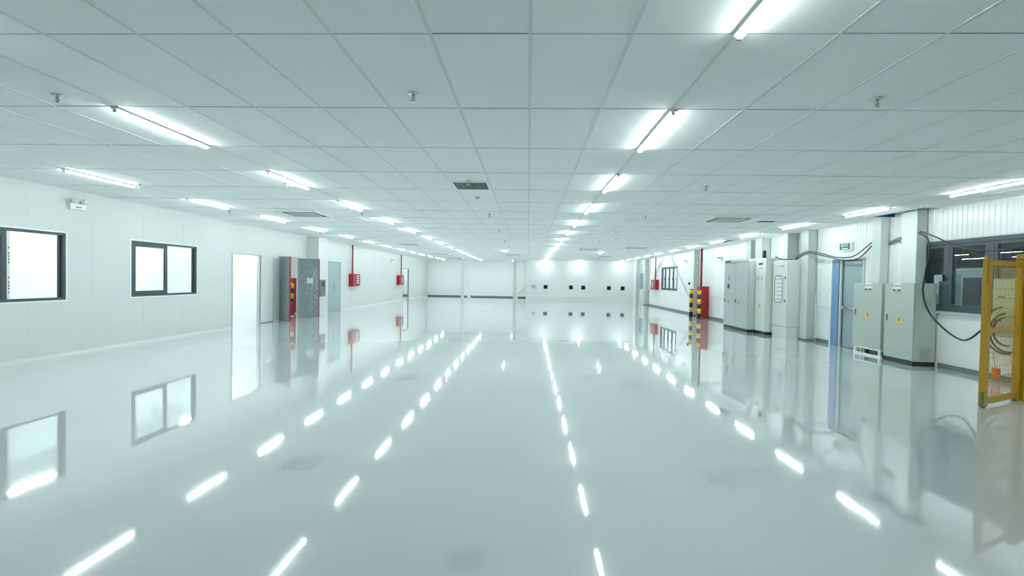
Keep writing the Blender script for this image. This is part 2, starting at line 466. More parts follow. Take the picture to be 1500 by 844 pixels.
def on_leaf(t, z, off=.004):   # a point on the camera side of the open leaf
    return Vector((XL+.02+t*math.cos(ar)+off*math.sin(ar), 16.47+t*math.sin(ar)-off*math.cos(ar), z))
b = B(); b.prism([on_leaf(.28, 1.23), on_leaf(.52, 1.23), on_leaf(.52, 1.42), on_leaf(.28, 1.42)], (0, -.002, 0)); struct('notice_paper', b, 'paper', rf)
b = B()
for P in ([(.74,1.20),(.68,1.38),(.60,1.45),(.55,1.60),(.58,1.66),(.66,1.52),(.72,1.42)], [(.70,1.05),(.62,1.2),(.54,1.22),(.50,1.12),(.47,1.0)], [(.56,1.55),(.53,1.45),(.55,1.32)], [(.60,.82),(.66,.76),(.68,.68)]):
    b.tube([on_leaf(t, z, .012) for t, z in P], .006, 6, 4)
struct('loose_wire', b, 'white', rf)
# small hinge side lights of the near leaf
b = B()
for z in (.22, .75, 1.3, 1.9): b.box(XL-.02, XL+.03, 15.112, 15.128, z-.06, z+.06, .002)
struct('hinge', b, 'chrome', d2)
d3 = jamb('door_3', D3, 'doorgrey')
ym = (D3[0]+D3[1])/2-.14
for a, c in ((D3[0]+.037, ym-.002), (ym+.002, D3[1]-.037)):
    l = struct('leaf', B().box(XL-.04, XL+.002, a, c, .008, 2.09, .003), 'doorgrey', d3)
struct('door_handle', B().box(XL+.002, XL+.03, ym+.04, ym+.06, .95, 1.15, .004), 'chrome', d3)
d4 = jamb('door_4', D4, 'doorgrey', w=.05)

# column box on the left wall, with its control panel
b = B(); b.box(XL, -7.85, 17.0, 17.75, 0, H, .004); struct('trim_11', b, 'wallL')
t = Thing('control_panel', 'dark olive control panel on the white boxed-out pier beside the open marbled door', 'control panel', (-7.85, 17.33, .73))
t.part('panel', B().box(-7.85, -7.82, 17.12, 17.56, .73, 1.36, .004), 'olive')
b = B(); b.box(-7.82, -7.816, 17.2, 17.48, 1.10, 1.28, .001); t.part('display', b, 'plinth')
for z in (.82, .90, .98):
    for y in (17.24, 17.34, 17.44): t.part('button', B().lathe((-7.82, y, z), [(.016, 0), (.016, .01), (.012, .014)], 10, 'x'), 'chrome')

# ------------------------------------------------------------------ window and doors of the right wall
def frame_rects(b, x0, x1, y0, y1, z0, z1, w, bev=.003):
    for (a, c, d, e) in ((y0, y0+w, z0, z1), (y1-w, y1, z0, z1), (y0+w, y1-w, z0, z0+w), (y0+w, y1-w, z1-w, z1)):
        b.box(x0, x1, a, c, d, e, bev)
    return b
b = frame_rects(B(), XR-.01, XR+.14, WR1[0], WR1[1], WR1[2]-.0, WR1[3], .075)
for y in (7.99, 6.55, 5.4): b.box(XR+.0, XR+.13, y-.05, y+.05, WR1[2]+.075, WR1[3]-.075, .003)
for y in (8.78,): b.box(XR+.0, XR+.13, y-.03, y+.03, WR1[2]+.075, WR1[3]-.075, .003)
w3 = struct('window_3', b, 'blueframe')
struct('window_sill', B().box(XR-.03, XR+.012, WR1[0], WR1[1], WR1[2]-.055, WR1[2]-.002, .004), 'colgrey', w3)
for a, c, op in ((8.81, 9.325, 0), (8.04, 8.75, 0), (6.60, 7.94, 0), (5.45, 6.50, 0), (4.275, 5.35, 0)):
    s = struct('sash', frame_rects(B(), XR+.004, XR+.05, a, c, WR1[2]+.076, WR1[3]-.076, .055), 'blueframe', w3)
    struct('pane', B().box(XR+.024, XR+.030, a+.055, c-.055, WR1[2]+.131, WR1[3]-.131), 'glassdark', s)
struct('window_handle', B().box(XR-.03, XR+.004, 8.83, 8.85, 1.62, 1.74, .004).box(XR-.03, XR-.018, 8.75, 8.85, 1.66, 1.685, .003), 'black', w3)

b = frame_rects(B(), XR-.01, XR+.03, WR2[0], WR2[1], WR2[2], WR2[3], .07)
for k in (1, 2, 3):
    y = WR2[0]+(WR2[1]-WR2[0])*k/4; b.box(XR+.0, XR+.03, y-.035, y+.035, WR2[2]+.07, WR2[3]-.07, .003)
w4 = struct('window_4', b, 'blueframe')
for k in range(4):
    a = WR2[0]+(WR2[1]-WR2[0])*k/4+.07; c = WR2[0]+(WR2[1]-WR2[0])*(k+1)/4-.07
    s = struct('sash', frame_rects(B(), XR+.01, XR+.032, a, c, WR2[2]+.07, WR2[3]-.07, .045), 'blueframe', w4)
    struct('pane', B().box(XR+.018, XR+.024, a+.045, c-.045, WR2[2]+.115, WR2[3]-.115), 'glass', s)
    struct('window_handle', B().box(XR-.012, XR+.01, a+.02, a+.04, 1.6, 1.74, .003), 'black', s)
struct('wall_beyond_window', B().box(XR+1.6, XR+1.7, 23.5, 34.2, 0, H), 'annex')

b = B()
y0, y1, z1 = DR1[0], DR1[1], DR1[3]
b.box(XR-.03, XR+.12, y0-.04, y0, 0, z1+.04, .003); b.box(XR-.03, XR+.12, y1, y1+.05, 0, z1+.04, .003); b.box(XR-.03, XR+.12, y0, y1, z1, z1+.04, .003)
d5 = struct('door_5', b, 'column')
struct('leaf', B().box(XR+.03, XR+.075, y0+.004, y1-.004, .01, z1-.004, .003), 'doorteal', d5)
b = B(); b.box(XR-.015, XR+.03, y0+.06, y0+.11, .93, .99, .004); b.box(XR-.015, XR+.03, y1-.12, y1-.07, .93, .99, .004); b.tube([(XR-.03, y0+.05, .96), (XR-.03, y1-.06, .96)], .017, 10); b.box(XR-.045, XR-.015, y1-.13, y1-.05, .92, 1.0, .004)
struct('push_bar', b, 'chrome', d5)
struct('door_closer', B().box(XR-.01, XR+.03, y0+.05, y0+.3, 2.02, 2.08, .005), 'galv', d5)
struct('blue_film', B().box(XR-.045, XR-.002, 11.68, 11.93, 0, 2.14, .002), 'blue', d5)
struct('edge_trim', B().box(XR-.05, XR+.0, 11.935, 11.99, 0, 2.14, .002), 'wallR', d5)

b = B()
y0, y1, z1 = DR2[0], DR2[1], DR2[3]
b.box(XR-.02, XR+.12, y0, y0+.06, 0, z1, .003); b.box(XR-.02, XR+.12, y1-.06, y1, 0, z1, .003); b.box(XR-.02, XR+.12, y0+.06, y1-.06, z1-.06, z1, .003)
d6 = struct('door_6', b, 'colgrey')
for a, c in ((y0+.062, (y0+y1)/2-.002), ((y0+y1)/2+.002, y1-.062)):
    l = struct('leaf', B().box(XR+.02, XR+.06, a, c, .01, 1.0, .003), 'white', d6)
    struct('pane', B().box(XR+.02, XR+.06, a, c, 1.0, z1-.064, .003), 'doorteal', l)

# framed square openings of the far partition
for i, (x, col, lab) in enumerate(((.41, 'colgrey', 'grey square hatch, only one with a lid, on the far white partition'),
        (1.28, 'dark', 'black square hatch just beside the grey lidded one on the far partition'),
        (3.15, 'dark', 'black square hatch of the middle pair, the one nearer the grey lid'),
        (4.05, 'dark', 'black square hatch of the middle pair, the one nearer the ribbed wall'),
        (5.93, 'dark', 'black square hatch of the end pair, second from the ribbed wall'),
        (6.93, 'dark', 'black square hatch closest to the ribbed wall on the far partition'))):
    t = Thing('wall_hatch', lab, 'wall hatch', (x, YP, .86), 'square hatches in the far partition')
    b = B()
    for (a, c, d, e) in ((x-.145, x-.13, .845, 1.125), (x+.13, x+.145, .845, 1.125), (x-.13, x+.13, .845, .86), (x-.13, x+.13, 1.11, 1.125)):
        b.box(a, c, YP-.008, YP+.02, d, e)
    t.part('rim', b, 'dark' if i else 'colgrey')
    t.part('recess', B().box(x-.13, x+.13, YP+(.004 if i == 0 else .07), YP+(.01 if i == 0 else .095), .86, 1.11), col)

# ------------------------------------------------------------------ ceiling lights
def make_light(tube_m='tube', name='ceiling_light'):
    t = Thing(name, '', 'ceiling light', (0, 0, H))
    t.part('housing', B().box(-.032, .032, -.6, .6, H-.020, H-.001, .004), 'white')
    prof = [(.025*math.cos(a), -.018*math.sin(a)) for a in [math.pi*k/10 for k in range(11)]]
    t.part('tube', B().loft([[(px, y, H-.0205+pz) for px, pz in prof] for y in (-.575, .575)]), tube_m)
    for s in (-1, 1):
        b = B(); b.box(-.016, .016, s*.575, s*.598, H-.044, H-.021, .004); t.part('end_cap', b, 'ledgrey')
    return t.o
proto = make_light(); used = [False]
ORD = ['first', 'second', 'third', 'fourth', 'fifth', 'sixth', 'seventh', 'eighth', 'ninth', 'tenth', 'eleventh', 'twelfth', 'thirteenth', 'fourteenth', 'fifteenth', 'sixteenth']
def place_light(x, k, label, group):
    o = proto if not used[0] else copy_tree(proto); used[0] = True
    o.location = (x, 4.57+2.4*k, H); o['label'] = label; o['group'] = group
    return o
ROWS = [(-6.65, 1, 13, 'row along the framed windows', 'tube lights along the window wall'),
        (-3.68, 0, 13, 'row between windows and air grille', 'tube lights between the windows and the air grille'),
        (1.20, -1, 12, 'middle row past the air grille', 'tube lights of the middle row'),
        (6.65, 1, 12, 'row along the cabinet wall', 'tube lights along the ribbed cabinet wall')]
for x, k0, k1, desc, grp in ROWS:
    for k in range(k0, k1+1):
        place_light(x, k, 'lit tube light, %s from the camera in the %s' % (ORD[k-k0], desc), grp)
for x, k, lab in ((-1.2, 8, 'lone lit tube light between the two central rows, nearer of two'),
                  (-1.2, 13, 'lone lit tube light at the end, above the recess with posts'),
                  (3.7, 8, 'lone lit tube light over the hall between middle row and cabinet row'),
                  (3.7, 12, 'lone lit tube light washing the middle of the hatch partition')):
    place_light(x, k, lab, 'single tube lights between the rows')
# light that reaches the near floor from the part of the hall behind the camera
for x, k in ((-3.68, -1), (-6.65, 0), (6.65, 0)):
    place_light(x, k, 'tube light of the nearest bays, above and outside the picture', 'tube lights outside the picture')

def annex_light(x, y, m, lab, rot=0):
    t = Thing('ceiling_light', lab, 'ceiling light', (0, 0, H), 'tube lights of the adjoining rooms')
    t.part('housing', B().box(-.03, .03, -.6, .6, H-.028, H-.003, .004), 'white')
    t.part('tube', B().tube([(0, -.575, H-.052), (0, .575, H-.052)], .02, 10), m)
    t.o.location = (x, y, H); t.o.rotation_euler.z = rot
for x, y in ((-10.2, 6.2), (-10.2, 9.0), (-10.2, 11.6), (-10.2, 13.8)): annex_light(x, y, 'lit', 'lit tube light in the bright room behind the framed windows')
annex_light(-9.7, 17.5, 'lit', 'lit tube light in the lobby behind the open marbled door')
for x, y in ((-10.6, 33.5), (-9.6, 36.2)): annex_light(x, y, 'lit', 'unseen tube light added to brighten the room behind the far doorway')  # lamps added out of view so the doorway looks bright
for x, y in ((8.5, 27.5), (8.5, 31)): annex_light(x, y, 'lit', 'lit tube light behind the small four-pane window')
for x, y in ((8.5, 6.5), (8.5, 12.5), (8.5, 18.5), (22.0, 4.0)): annex_light(x, y, 'filltube', 'unseen tube light added to brighten the dim hall behind the big window')  # added fill lamps, kept out of view, to lift the hall brightness

# ------------------------------------------------------------------ ceiling fittings
def cassette(x, y, lab):
    t = Thing('air_conditioner', lab, 'air conditioner', (x, y, H), 'ceiling cassette air conditioners')
    s = .475
    t.part('panel', B().box(x-s, x+s, y-s, y+s, H-.032, H-.001, .008), 'white')
    b = B(); o, w = .38, .085
    for (a, c, d, e) in ((-o+.06, o-.06, -o, -o+w), (-o+.06, o-.06, o-w, o), (-o, -o+w, -o+.06, o-.06), (o-w, o, -o+.06, o-.06)):
        b.box(x+a, x+c, y+d, y+e, H-.0335, H-.0322)
    for sx in (-1, 1):
        for sy in (-1, 1):
            b.prism([(x+sx*(o-.06), y+sy*o, H-.0335), (x+sx*(o-.06), y+sy*(o-w), H-.0335), (x+sx*(o-w), y+sy*(o-.06), H-.0335), (x+sx*o, y+sy*(o-.06), H-.0335)], (0, 0, .0013))
    t.part('outlet', b, 'plinth')
    for (a, c, d, e) in ((-.29, .29, -o+.088, -o+.1), (-.29, .29, o-.1, o-.088), (-o+.088, -o+.1, -.26, .26), (o-.1, o-.088, -.26, .26)):
        t.part('flap', B().box(x+a, x+c, y+d, y+e, H-.040, H-.0325, .002), 'white')
    b = B()
    for k in range(12): b.box(x-.25, x+.25, y-.25+k*.0416, y-.25+k*.0416+.034, H-.037, H-.0325)
    t.part('intake_grille', b, 'acvent')
for x, y, lab in ((4.5, 10.65, 'white ceiling cassette air conditioner nearest the grey cabinets'),
                  (-5.25, 10.65, 'white ceiling cassette air conditioner nearest the framed windows'),
                  (4.6, 20.1, 'ceiling air conditioner, second along the cabinet side of the hall'),
                  (-5.25, 20.1, 'ceiling air conditioner, second along the window side of the hall'),
                  (2.75, 21.5, 'ceiling air conditioner beside the second one of the cabinet side'),
                  (4.55, 27.5, 'ceiling air conditioner closest to the far hatch partition'),
                  (-5.2, 27.5, 'ceiling air conditioner, third along the window side'),
                  (-.95, 27.4, 'ceiling air conditioner over the hall middle, beyond the lone light'),
                  (-5.2, 32.8, 'ceiling air conditioner just before the far recess')):
    cassette(x, y, lab)
# air grille
t = Thing('ceiling_grille', 'square dark mesh air grille with white rim in the ceiling', 'ceiling grille', (-.92, 7.24, H))
b = B(); x0, x1, y0, y1 = -1.21, -.63, 6.94, 7.54
for (a, c, d, e) in ((x0, x1, y0, y0+.035), (x0, x1, y1-.035, y1), (x0, x0+.035, y0+.035, y1-.035), (x1-.035, x1, y0+.035, y1-.035)):
    b.box(a, c, d, e, H-.012, H+.002, .003)
t.part('frame', b, 'white')
b = B(); n = 13
for k in range(n+1):
    x = x0+.035+(x1-x0-.07)*k/n; b.box(x-.003, x+.003, y0+.035, y1-.035, H-.010, H-.002)
    y = y0+.035+(y1-y0-.07)*k/n; b.box(x0+.035, x1-.035, y-.003, y+.003, H-.0102, H-.003)
t.part('mesh', b, 'grille')
t.part('backing', B().box(x0+.03, x1-.03, y0+.03, y1-.03, H-.0016, H-.0006), 'black')

def make_sprinkler():
    t = Thing('fire_sprinkler', '', 'fire sprinkler', (0, 0, H), 'fire sprinklers under the ceiling')
    t.part('escutcheon', B().lathe((0, 0, H-.001), [(.020, .02), (.042, .0), (.040, -.006), (.018, -.012), (.012, -.012)], 16), 'chrome')
    b = B().lathe((0, 0, H-.01), [(.013, 0), (.013, -.02), (.007, -.024), (.007, -.05)], 10)
    b.tube([(-.012, 0, H-.03), (-.02, 0, H-.045), (0, 0, H-.066)], .0035, 6); b.tube([(.012, 0, H-.03), (.02, 0, H-.045), (0, 0, H-.066)], .0035, 6)
    t.part('head', b, 'galv')
    t.part('deflector', B().lathe((0, 0, H-.066), [(.024, 0), (.026, -.003), (.024, -.005)], 12), 'chrome')
    return t.o
sp = make_sprinkler(); first = True
for x, y, lab in ((-3.93, 3.72, 'fire sprinkler above the near tube of the long row'), (-.94, 3.66, 'fire sprinkler nearest the top middle of the ceiling'), (2.69, 3.72, 'fire sprinkler nearest the camera on the cabinet side'),
                  (-6.45, 7.43, 'fire sprinkler beside the first tube along the window wall'), (-3.86, 7.2, 'fire sprinkler beside the second tube of the long row'), (-.92, 6.88, 'fire sprinkler just touching the air grille edge'), (2.66, 7.1, 'second fire sprinkler on the cabinet side of the ceiling'),
                  (-6.9, 10.4, 'small fire sprinkler beyond the second tube along the window wall'), (-3.85, 10.5, 'third fire sprinkler beside the long row of tubes'), (-.9, 10.4, 'fire sprinkler beyond the air grille and smoke detector'), (2.58, 10.4, 'third fire sprinkler on the cabinet side of the ceiling'),
                  (-.9, 13.8, 'fourth fire sprinkler along the ceiling middle line'), (2.58, 13.85, 'fourth fire sprinkler on the cabinet side'), (-.9, 17.4, 'fifth fire sprinkler along the ceiling middle line'), (2.57, 17.1, 'fifth fire sprinkler on the cabinet side'), (-.88, 20.6, 'farthest fire sprinkler, close before the lone tube light')):
    o = sp if first else copy_tree(sp); first = False
    o.location = (x, y, H); o['label'] = lab
t = Thing('smoke_detector', 'small white round smoke detector beyond the ceiling air grille', 'smoke detector', (-.93, 8.2, H))
t.part('base', B().lathe((-.93, 8.2, H), [(.06, 0), (.06, -.012), (.052, -.016)], 20), 'white')
t.part('chamber', B().lathe((-.93, 8.2, H-.016), [(.04, 0), (.042, -.018), (.03, -.028), (.01, -.03)], 20), 'acvent')

# ------------------------------------------------------------------ emergency lights
def emergency(side, y, z, lab, s=1.0):
    xw = XL if side < 0 else XR; d = -side
    t = Thing('emergency_light', lab, 'emergency light', (xw, y, z), 'twin-head emergency lights')
    X = lambda v: xw+d*v
    w = .145*s; b = B(); b.box(X(-.002), X(.055), y-w, y+w, z-.085*s, z+.03*s, .008); t.part('battery_case', b, 'white')
    for k in (-1, 1):
        yy = y+k*.085*s
        hd = t.part('lamp_head', B().lathe((X(.03), yy, z+.075*s), [(.022*s, 0), (.05*s, d*.03), (.056*s, d*.075), (.052*s, d*.08)], 20, 'x'), 'white')
        t.part('lens', B().lathe((X(.112), yy, z+.075*s), [(.046*s, 0), (.04*s, d*.004), (.01*s, d*.006)], 20, 'x'), 'galv', hd)
        t.part('bracket', B().box(X(.012), X(.035), yy-.012, yy+.012, z+.02*s, z+.08*s, .003), 'acvent')
    b = B(); b.box(X(.055), X(.058), y-.05*s, y+.06*s, z-.045*s, z-.028*s, .001); t.part('label_strip', b, 'darkframe')
emergency(-1, 8.18, 2.72, 'white twin-head emergency light high above the framed windows')
emergency(-1, 27.7, 2.46, 'small twin-head emergency light beside the second fire hose pipe', 1.1)
emergency(1, 18.8, 2.46, 'twin-head emergency light between tall cabinets and red floor cabinet', 1.1)
emergency(1, 22.9, 2.50, 'twin-head emergency light beside the post with bollards', 1.1)

# ------------------------------------------------------------------ fire cabinets
def fire_box(side, y0, y1, z0, z1, yp, lab, dep=.2):
    xw = XL if side < 0 else XR; d = -side; X = lambda v: xw+d*v
    t = Thing('fire_hose_cabinet', lab, 'fire hose cabinet', (xw, (y0+y1)/2, z0), 'red wall fire hose cabinets')
    t.part('case', B().box(X(0.0), X(dep), y0, y1, z0, z1, .006), 'red')
    dr = t.part('door', B().box(X(dep+.001), X(dep+.018), y0+.012, y1-.012, z0+.012, z1-.012, .003), 'red')
    ym = y0+(y1-y0)*.62
    t.part('window', B().box(X(dep+.018), X(dep+.020), ym-.16, ym+.22, z0+.1, z1-.08, .001), 'darkframe', dr)
    b = B()
    for k in range(4): b.box(X(dep+.020), X(dep+.022), ym-.1, ym+.14, z0+.14+.1*k, z0+.19+.1*k)
    t.part('lettering', b, 'sign', dr)
    t.part('latch', B().box(X(dep+.018), X(dep+.03), y0+.05, y0+.08, (z0+z1)/2-.04, (z0+z1)/2+.04, .003), 'chrome', dr)
    t.part('supply_pipe', B().tube([(X(.10), yp, z1), (X(.10), yp, H-.002)], .034, 14), 'redpipe')
fire_box(-1, 21.05, 21.95, 1.05, 1.63, 21.25, 'red fire hose cabinet next to the closed grey double door')
fire_box(-1, 28.8, 29.75, 1.03, 1.63, 29.5, 'red fire hose cabinet next to the far open doorway')
fire_box(1, 27.5, 28.5, 1.03, 1.63, 27.95, 'red fire hose cabinet between small window and far posts')
# standing hydrant cabinet
t = Thing('hydrant_cabinet', 'tall red floor-standing hydrant cabinet with riser pipe behind the striped bollards', 'hydrant cabinet', (7.45, 20.2, 0))
t.part('case', B().box(7.34, XR-.016, 19.95, 20.33, .03, 1.35, .008), 'red')
dr = t.part('door', B().box(7.322, 7.339, 19.965, 20.315, .05, 1.33, .003), 'red')
t.part('handle', B().box(7.305, 7.322, 19.99, 20.02, .65, .80, .004), 'chrome', dr)
t.part('side_latch', B().box(XR-.18, XR-.15, 19.935, 19.95, .66, .72, .003), 'black')
b = B()
for x in (7.38, 7.64):
    for y in (19.99, 20.29): b.box(x-.02, x+.02, y-.02, y+.02, 0, .03)
t.part('feet', b, 'plinth')
t.part('supply_pipe', B().tube([(7.46, 20.2, 1.34), (7.46, 20.2, H-.002)], .045, 16), 'redpipe')
b = B().tube([(7.33, 19.91, .0), (7.33, 19.91, 1.3), (7.36, 19.94, 1.345)], .02, 12); t.part('drain_pipe', b, 'redpipe')

def bollard(x, y, lab, h=1.22, r=.075, grp='yellow and black striped bollards'):
    t = Thing('striped_bollard', lab, 'bollard', (x, y, 0), grp)
    n = 6; s = (h-.02)/n
    t.part('base_plate', B().box(x-.12, x+.12, y-.12, y+.12, 0, .012, .002), 'stripeK')
    t.part('post', B().lathe((x, y, .012), [(r, 0), (r, h-.03), (r*.8, h-.012), (r*.3, h-.004)], 20), 'stripeK')
    b = B()
    for k in (1, 3, 5):
        b.lathe((x, y, .012+s*k), [(r+.002, 0), (r+.002, s-(.03 if k == 5 else 0))] + ([(r*.8+.002, s-.012), (r*.3, s-.001)] if k == 5 else []), 20)
    t.part('yellow_bands', b, 'stripeY')
bollard(7.22, 20.68, 'yellow and black bollard standing farther back, before the grey post')
bollard(7.17, 19.58, 'yellow and black bollard standing in front of the red floor cabinet')
bollard(-8.99, 17.25, 'yellow and black bollard seen through the open marbled doors', 1.24)
t = Thing('hydrant_cabinet', 'red cabinet behind the bollard in the lobby beyond the open door', 'hydrant cabinet', (-9.2, 17.8, 0))
t.part('case', B().box(-9.75, -9.17, 17.6, 17.95, .03, 1.4, .006), 'red'); t.part('door', B().box(-9.73, -9.19, 17.585, 17.599, .05, 1.38, .003), 'red')
t.part('feet', B().box(-9.7, -9.22, 17.65, 17.9, 0, .03), 'plinth')
t = Thing('fire_extinguisher', 'red fire extinguisher on the lobby floor inside the open doorway', 'fire extinguisher', (-8.74, 16.78, 0))
t.part('cylinder', B().lathe((-8.74, 16.78, .06), [(.07, -.03), (.075, 0), (.075, .30), (.06, .36), (.025, .39)], 18), 'red')
t.part('valve', B().box(-8.77, -8.71, 16.76, 16.80, .45, .50, .004).box(-8.80, -8.70, 16.77, 16.79, .50, .52, .003), 'orange')
t.part('hose', B().tube([(-8.70, 16.78, .46), (-8.655, 16.78, .40), (-8.655, 16.77, .2)], .009, 8, 4), 'black')
t.part('stand', B().lathe((-8.74, 16.78, 0), [(.09, 0), (.09, .03)], 18), 'white')

# ------------------------------------------------------------------ columns and braces
def column(x0, x1, y0, y1, z0, z1, lab, m='column', flange=True, base=False, grp=None):
    t = Thing('steel_column', lab, 'column', ((x0+x1)/2, (y0+y1)/2, z0), grp)
    if flange:   # H section seen from the hall: a flange parallel to the wall, web, and a second flange
        t.part('front_flange', B().box(x0, x0+.018, y0, y1, z0, z1, .002), 'column')
        t.part('web', B().box(x0+.019, x1, y0+.012, y1-.012, z0, z1, .002), m)
    else:
        t.part('shaft', B().box(x0, x1, y0, y1, z0, z1, .004), m)
    if base: t.part('base_plate', B().box(x0-.02, x1, y0-.03, y1+.03, z0, z0+.015, .002).box(x0-.006, x1, y0-.01, y1+.01, z0+.015, z0+.05, .002), 'skirt')
    return t
RC = XR-.018
column(7.46, RC, 12.62, 12.92, 0, H, 'grey steel column between the white cabinet and the blue filmed door frame', 'colgrey', base=True)
c = column(7.47, RC, 21.15, 21.45, 0, H, 'grey steel column behind the two striped bollards', 'colgrey', base=True)
c.part('bracket', B().box(7.50, 7.69, 21.10, 21.14, 2.36, 2.42, .003), 'column')
c = column(7.46, RC, 29.85, 30.2, 0, H, 'wide grey steel column at the foot of the far diagonal braces', 'colgrey', base=True)
c.part('bracket', B().box(7.50, 7.69, 29.80, 29.84, 2.36, 2.44, .003), 'column')
column(7.30, 7.55, 31.55, 31.8, 0, H, 'free-standing grey column before the far glazed door', 'colgrey')
column(7.52, RC, 10.16, 10.42, 1.575, H, 'pale boxed column rising behind the low cabinet nearer the exit sign', 'column', flange=False)
column(7.50, RC, 9.22, 9.58, 1.575, H+.1, 'wide pale boxed column rising behind the low cabinet nearer the window', 'column', flange=False)
column(7.50, RC, 15.9, 16.25, 2.285, H, 'grey column stub showing above the two-door cabinet', 'colgrey', flange=False)
column(7.42, RC, 15.0, 15.42, 2.285, H, 'pale column stub showing above the cream cabinet', 'column')
column(7.40, RC, 13.5, 13.75, 2.19, H, 'narrow grey column stub above the cabinet with the porthole', 'colgrey')
column(-4.99, -4.77, 34.1, 34.32, 0, H, 'slim white post standing before the recess, farther from the hatches', 'column', grp=None)
column(-1.11, -.87, 34.1, 34.32, 0, H, 'slim white post standing before the recess, nearer the hatches', 'column')
def brace(a, b_, lab):
    bb = B(); d = Vector((0, .12, 0))
    t = Thing('diagonal_brace', lab, 'brace', a, 'steel wind braces')
    for k, off in enumerate((Vector((0,0,0)), Vector((0, .18, 0)))):
        t.part('rod', B().tube([Vector(a)+off, Vector(b_)+off], .010, 8), 'acvent')
brace((7.66, 26.6, 2.93), (7.66, 29.64, .77), 'pair of thin steel brace rods beside the wall fire cabinet')
brace((7.66, 25.15, 2.93), (7.66, 22.2, .85), 'pair of thin steel brace rods beside the small four-pane window')
t = single('diagonal_brace', B().tube([(-.85, YF-.04, .3), (-.2, YF-.04, .95)], .014, 8), 'galv', 'thin diagonal steel brace low in the far recess', 'brace', (-.5, YF-.04, .6))
t = single('leaning_rod', B().tube([(7.60, 12.45, .02), (7.685, 12.60, 1.25)], .011, 8), 'white', 'thin white rod leaning against the grey column beside the door', 'rod', (7.60, 12.45, .02))
t = Thing('wall_switch', 'small dark switch box on the wall beside the far bollard', 'switch', (XR, 22.35, 1.44))
t.part('box', B().box(XR-.05, XR, 22.27, 22.43, 1.40, 1.52, .004), 'plinth'); t.part('button', B().lathe((XR-.05, 22.35, 1.46), [(.03, 0), (.03, -.015), (.02, -.02)], 12, 'x'), 'lamp_red')

# ------------------------------------------------------------------ electrical cabinets
def tri(t, parent, x, y, z, s=.075):
    o = t.part('warning_sign', B().prism([(x, y-s, z-s*.8), (x, y+s, z-s*.8), (x, y, z+s*.95)], (-.003, 0, 0)), 'warn', parent)
    k = s*.28; b = B()
    b.prism([(x-.003, y+k*.3, z+s*.45), (x-.003, y-k*.6, z+s*.45), (x-.003, y-k*.1, z+.0*s), (x-.003, y-k*.9, z+.0*s), (x-.003, y+k*.5, z-s*.62), (x-.003, y+k*.1, z-s*.12), (x-.003, y+k*.8, z-s*.12)], (-.0015, 0, 0))
    e = s*.96
    t.part('lightning_symbol', b, 'black', o)
    return o
def cabinet(name, lab, x0, x1, y0, y1, zt, m, plinth=.1, doors=1, plm='plinth', group=None, zp=None):
    t = Thing(name, lab, 'electrical cabinet', ((x0+x1)/2, (y0+y1)/2, 0), group)
    if plinth: t.part('plinth', B().box(x0+.01, x1, y0+.004, y1-.004, 0, plinth, .003), plm)
    t.part('body', B().box(x0+.022, x1, y0, y1, zp or plinth, zt, .005), m)
    D = []; w = (y1-y0)/doors
    for k in range(doors):
        D.append(t.part('door', B().box(x0, x0+.02, y0+w*k+.004, y0+w*(k+1)-.004, (zp or plinth)+.01, zt-.012, .006), m))
    return t, D
def knob(t, D, x, y, z, h=.12, m='black'): t.part('handle', B().box(x-.018, x, y-.014, y+.014, z-h/2, z+h/2, .004), m, D)
# A: two doors, blue-grey
t, D = cabinet('electrical_cabinet', 'tall blue-grey two-door electrical cabinet, farthest of the standing cabinets', 6.74, RC+.0, 14.42, 16.12, 2.20, 'cabA', .09, 2)
t.part('top_cover', B().box(6.73, 7.3, 14.42, 16.12, 2.2, 2.28, .004), 'cabC')
t.part('vent', B().box(6.722, 6.729, 15.62, 16.06, 2.185, 2.27, .002), 'olive')
for d, (yy, k) in zip(D, ((15.0, 0), (15.7, 1))):
    tri(t, d, 6.74, 15.03 if k == 0 else 15.78, .90, .08)
    knob(t, d, 6.74, 15.22 if k == 0 else 16.06, .93)
b = B(); b.box(6.736, 6.74, 15.70, 15.82, 1.78, 1.80).box(6.736, 6.74, 15.66, 15.80, 1.62, 1.645); t.part('name_label', b, 'olive', D[1])
t.part('meter', B().box(6.725, 6.74, 15.70, 15.84, 1.33, 1.49, .003), 'darkframe', D[1])
b = B(); b.box(6.736, 6.74, 14.92, 15.14, 1.765, 1.785).box(6.736, 6.74, 14.90, 14.96, 1.62, 1.72).box(6.736, 6.74, 15.04, 15.12, 1.60, 1.68); t.part('name_label', b, 'acvent', D[0])
t.part('indicator', B().lathe((6.74, 15.76, 1.70), [(.018, 0), (.018, -.012), (.01, -.016)], 10, 'x'), 'lamp_red', D[1])
# B: cream, tall
t, D = cabinet('electrical_cabinet', 'tall narrow cream electrical cabinet with black name plate and one warning sign', 6.96, RC, 13.80, 14.40, 2.27, 'cabB', .09, 1)
tri(t, D[0], 6.96, 14.12, .86, .075)
b = B(); b.box(6.955, 6.96, 13.98, 14.22, 2.08, 2.13); t.part('name_plate', b, 'black', D[0])
b = B()
for y, z in ((14.16, 1.97), (14.09, 1.97), (14.02, 1.97)): b.box(6.955, 6.96, y-.012, y+.012, z-.02, z+.02)
t.part('small_labels', b, 'olive', D[0])
b = B()
for y in (14.22, 14.02): b.box(6.954, 6.96, y-.05, y+.05, 1.62, 1.74, .001)
t.part('meters', b, 'acvent', D[0])
t.part('black_box', B().box(7.0, 7.06, 14.0, 14.1, 2.275, 2.5, .004), 'black')
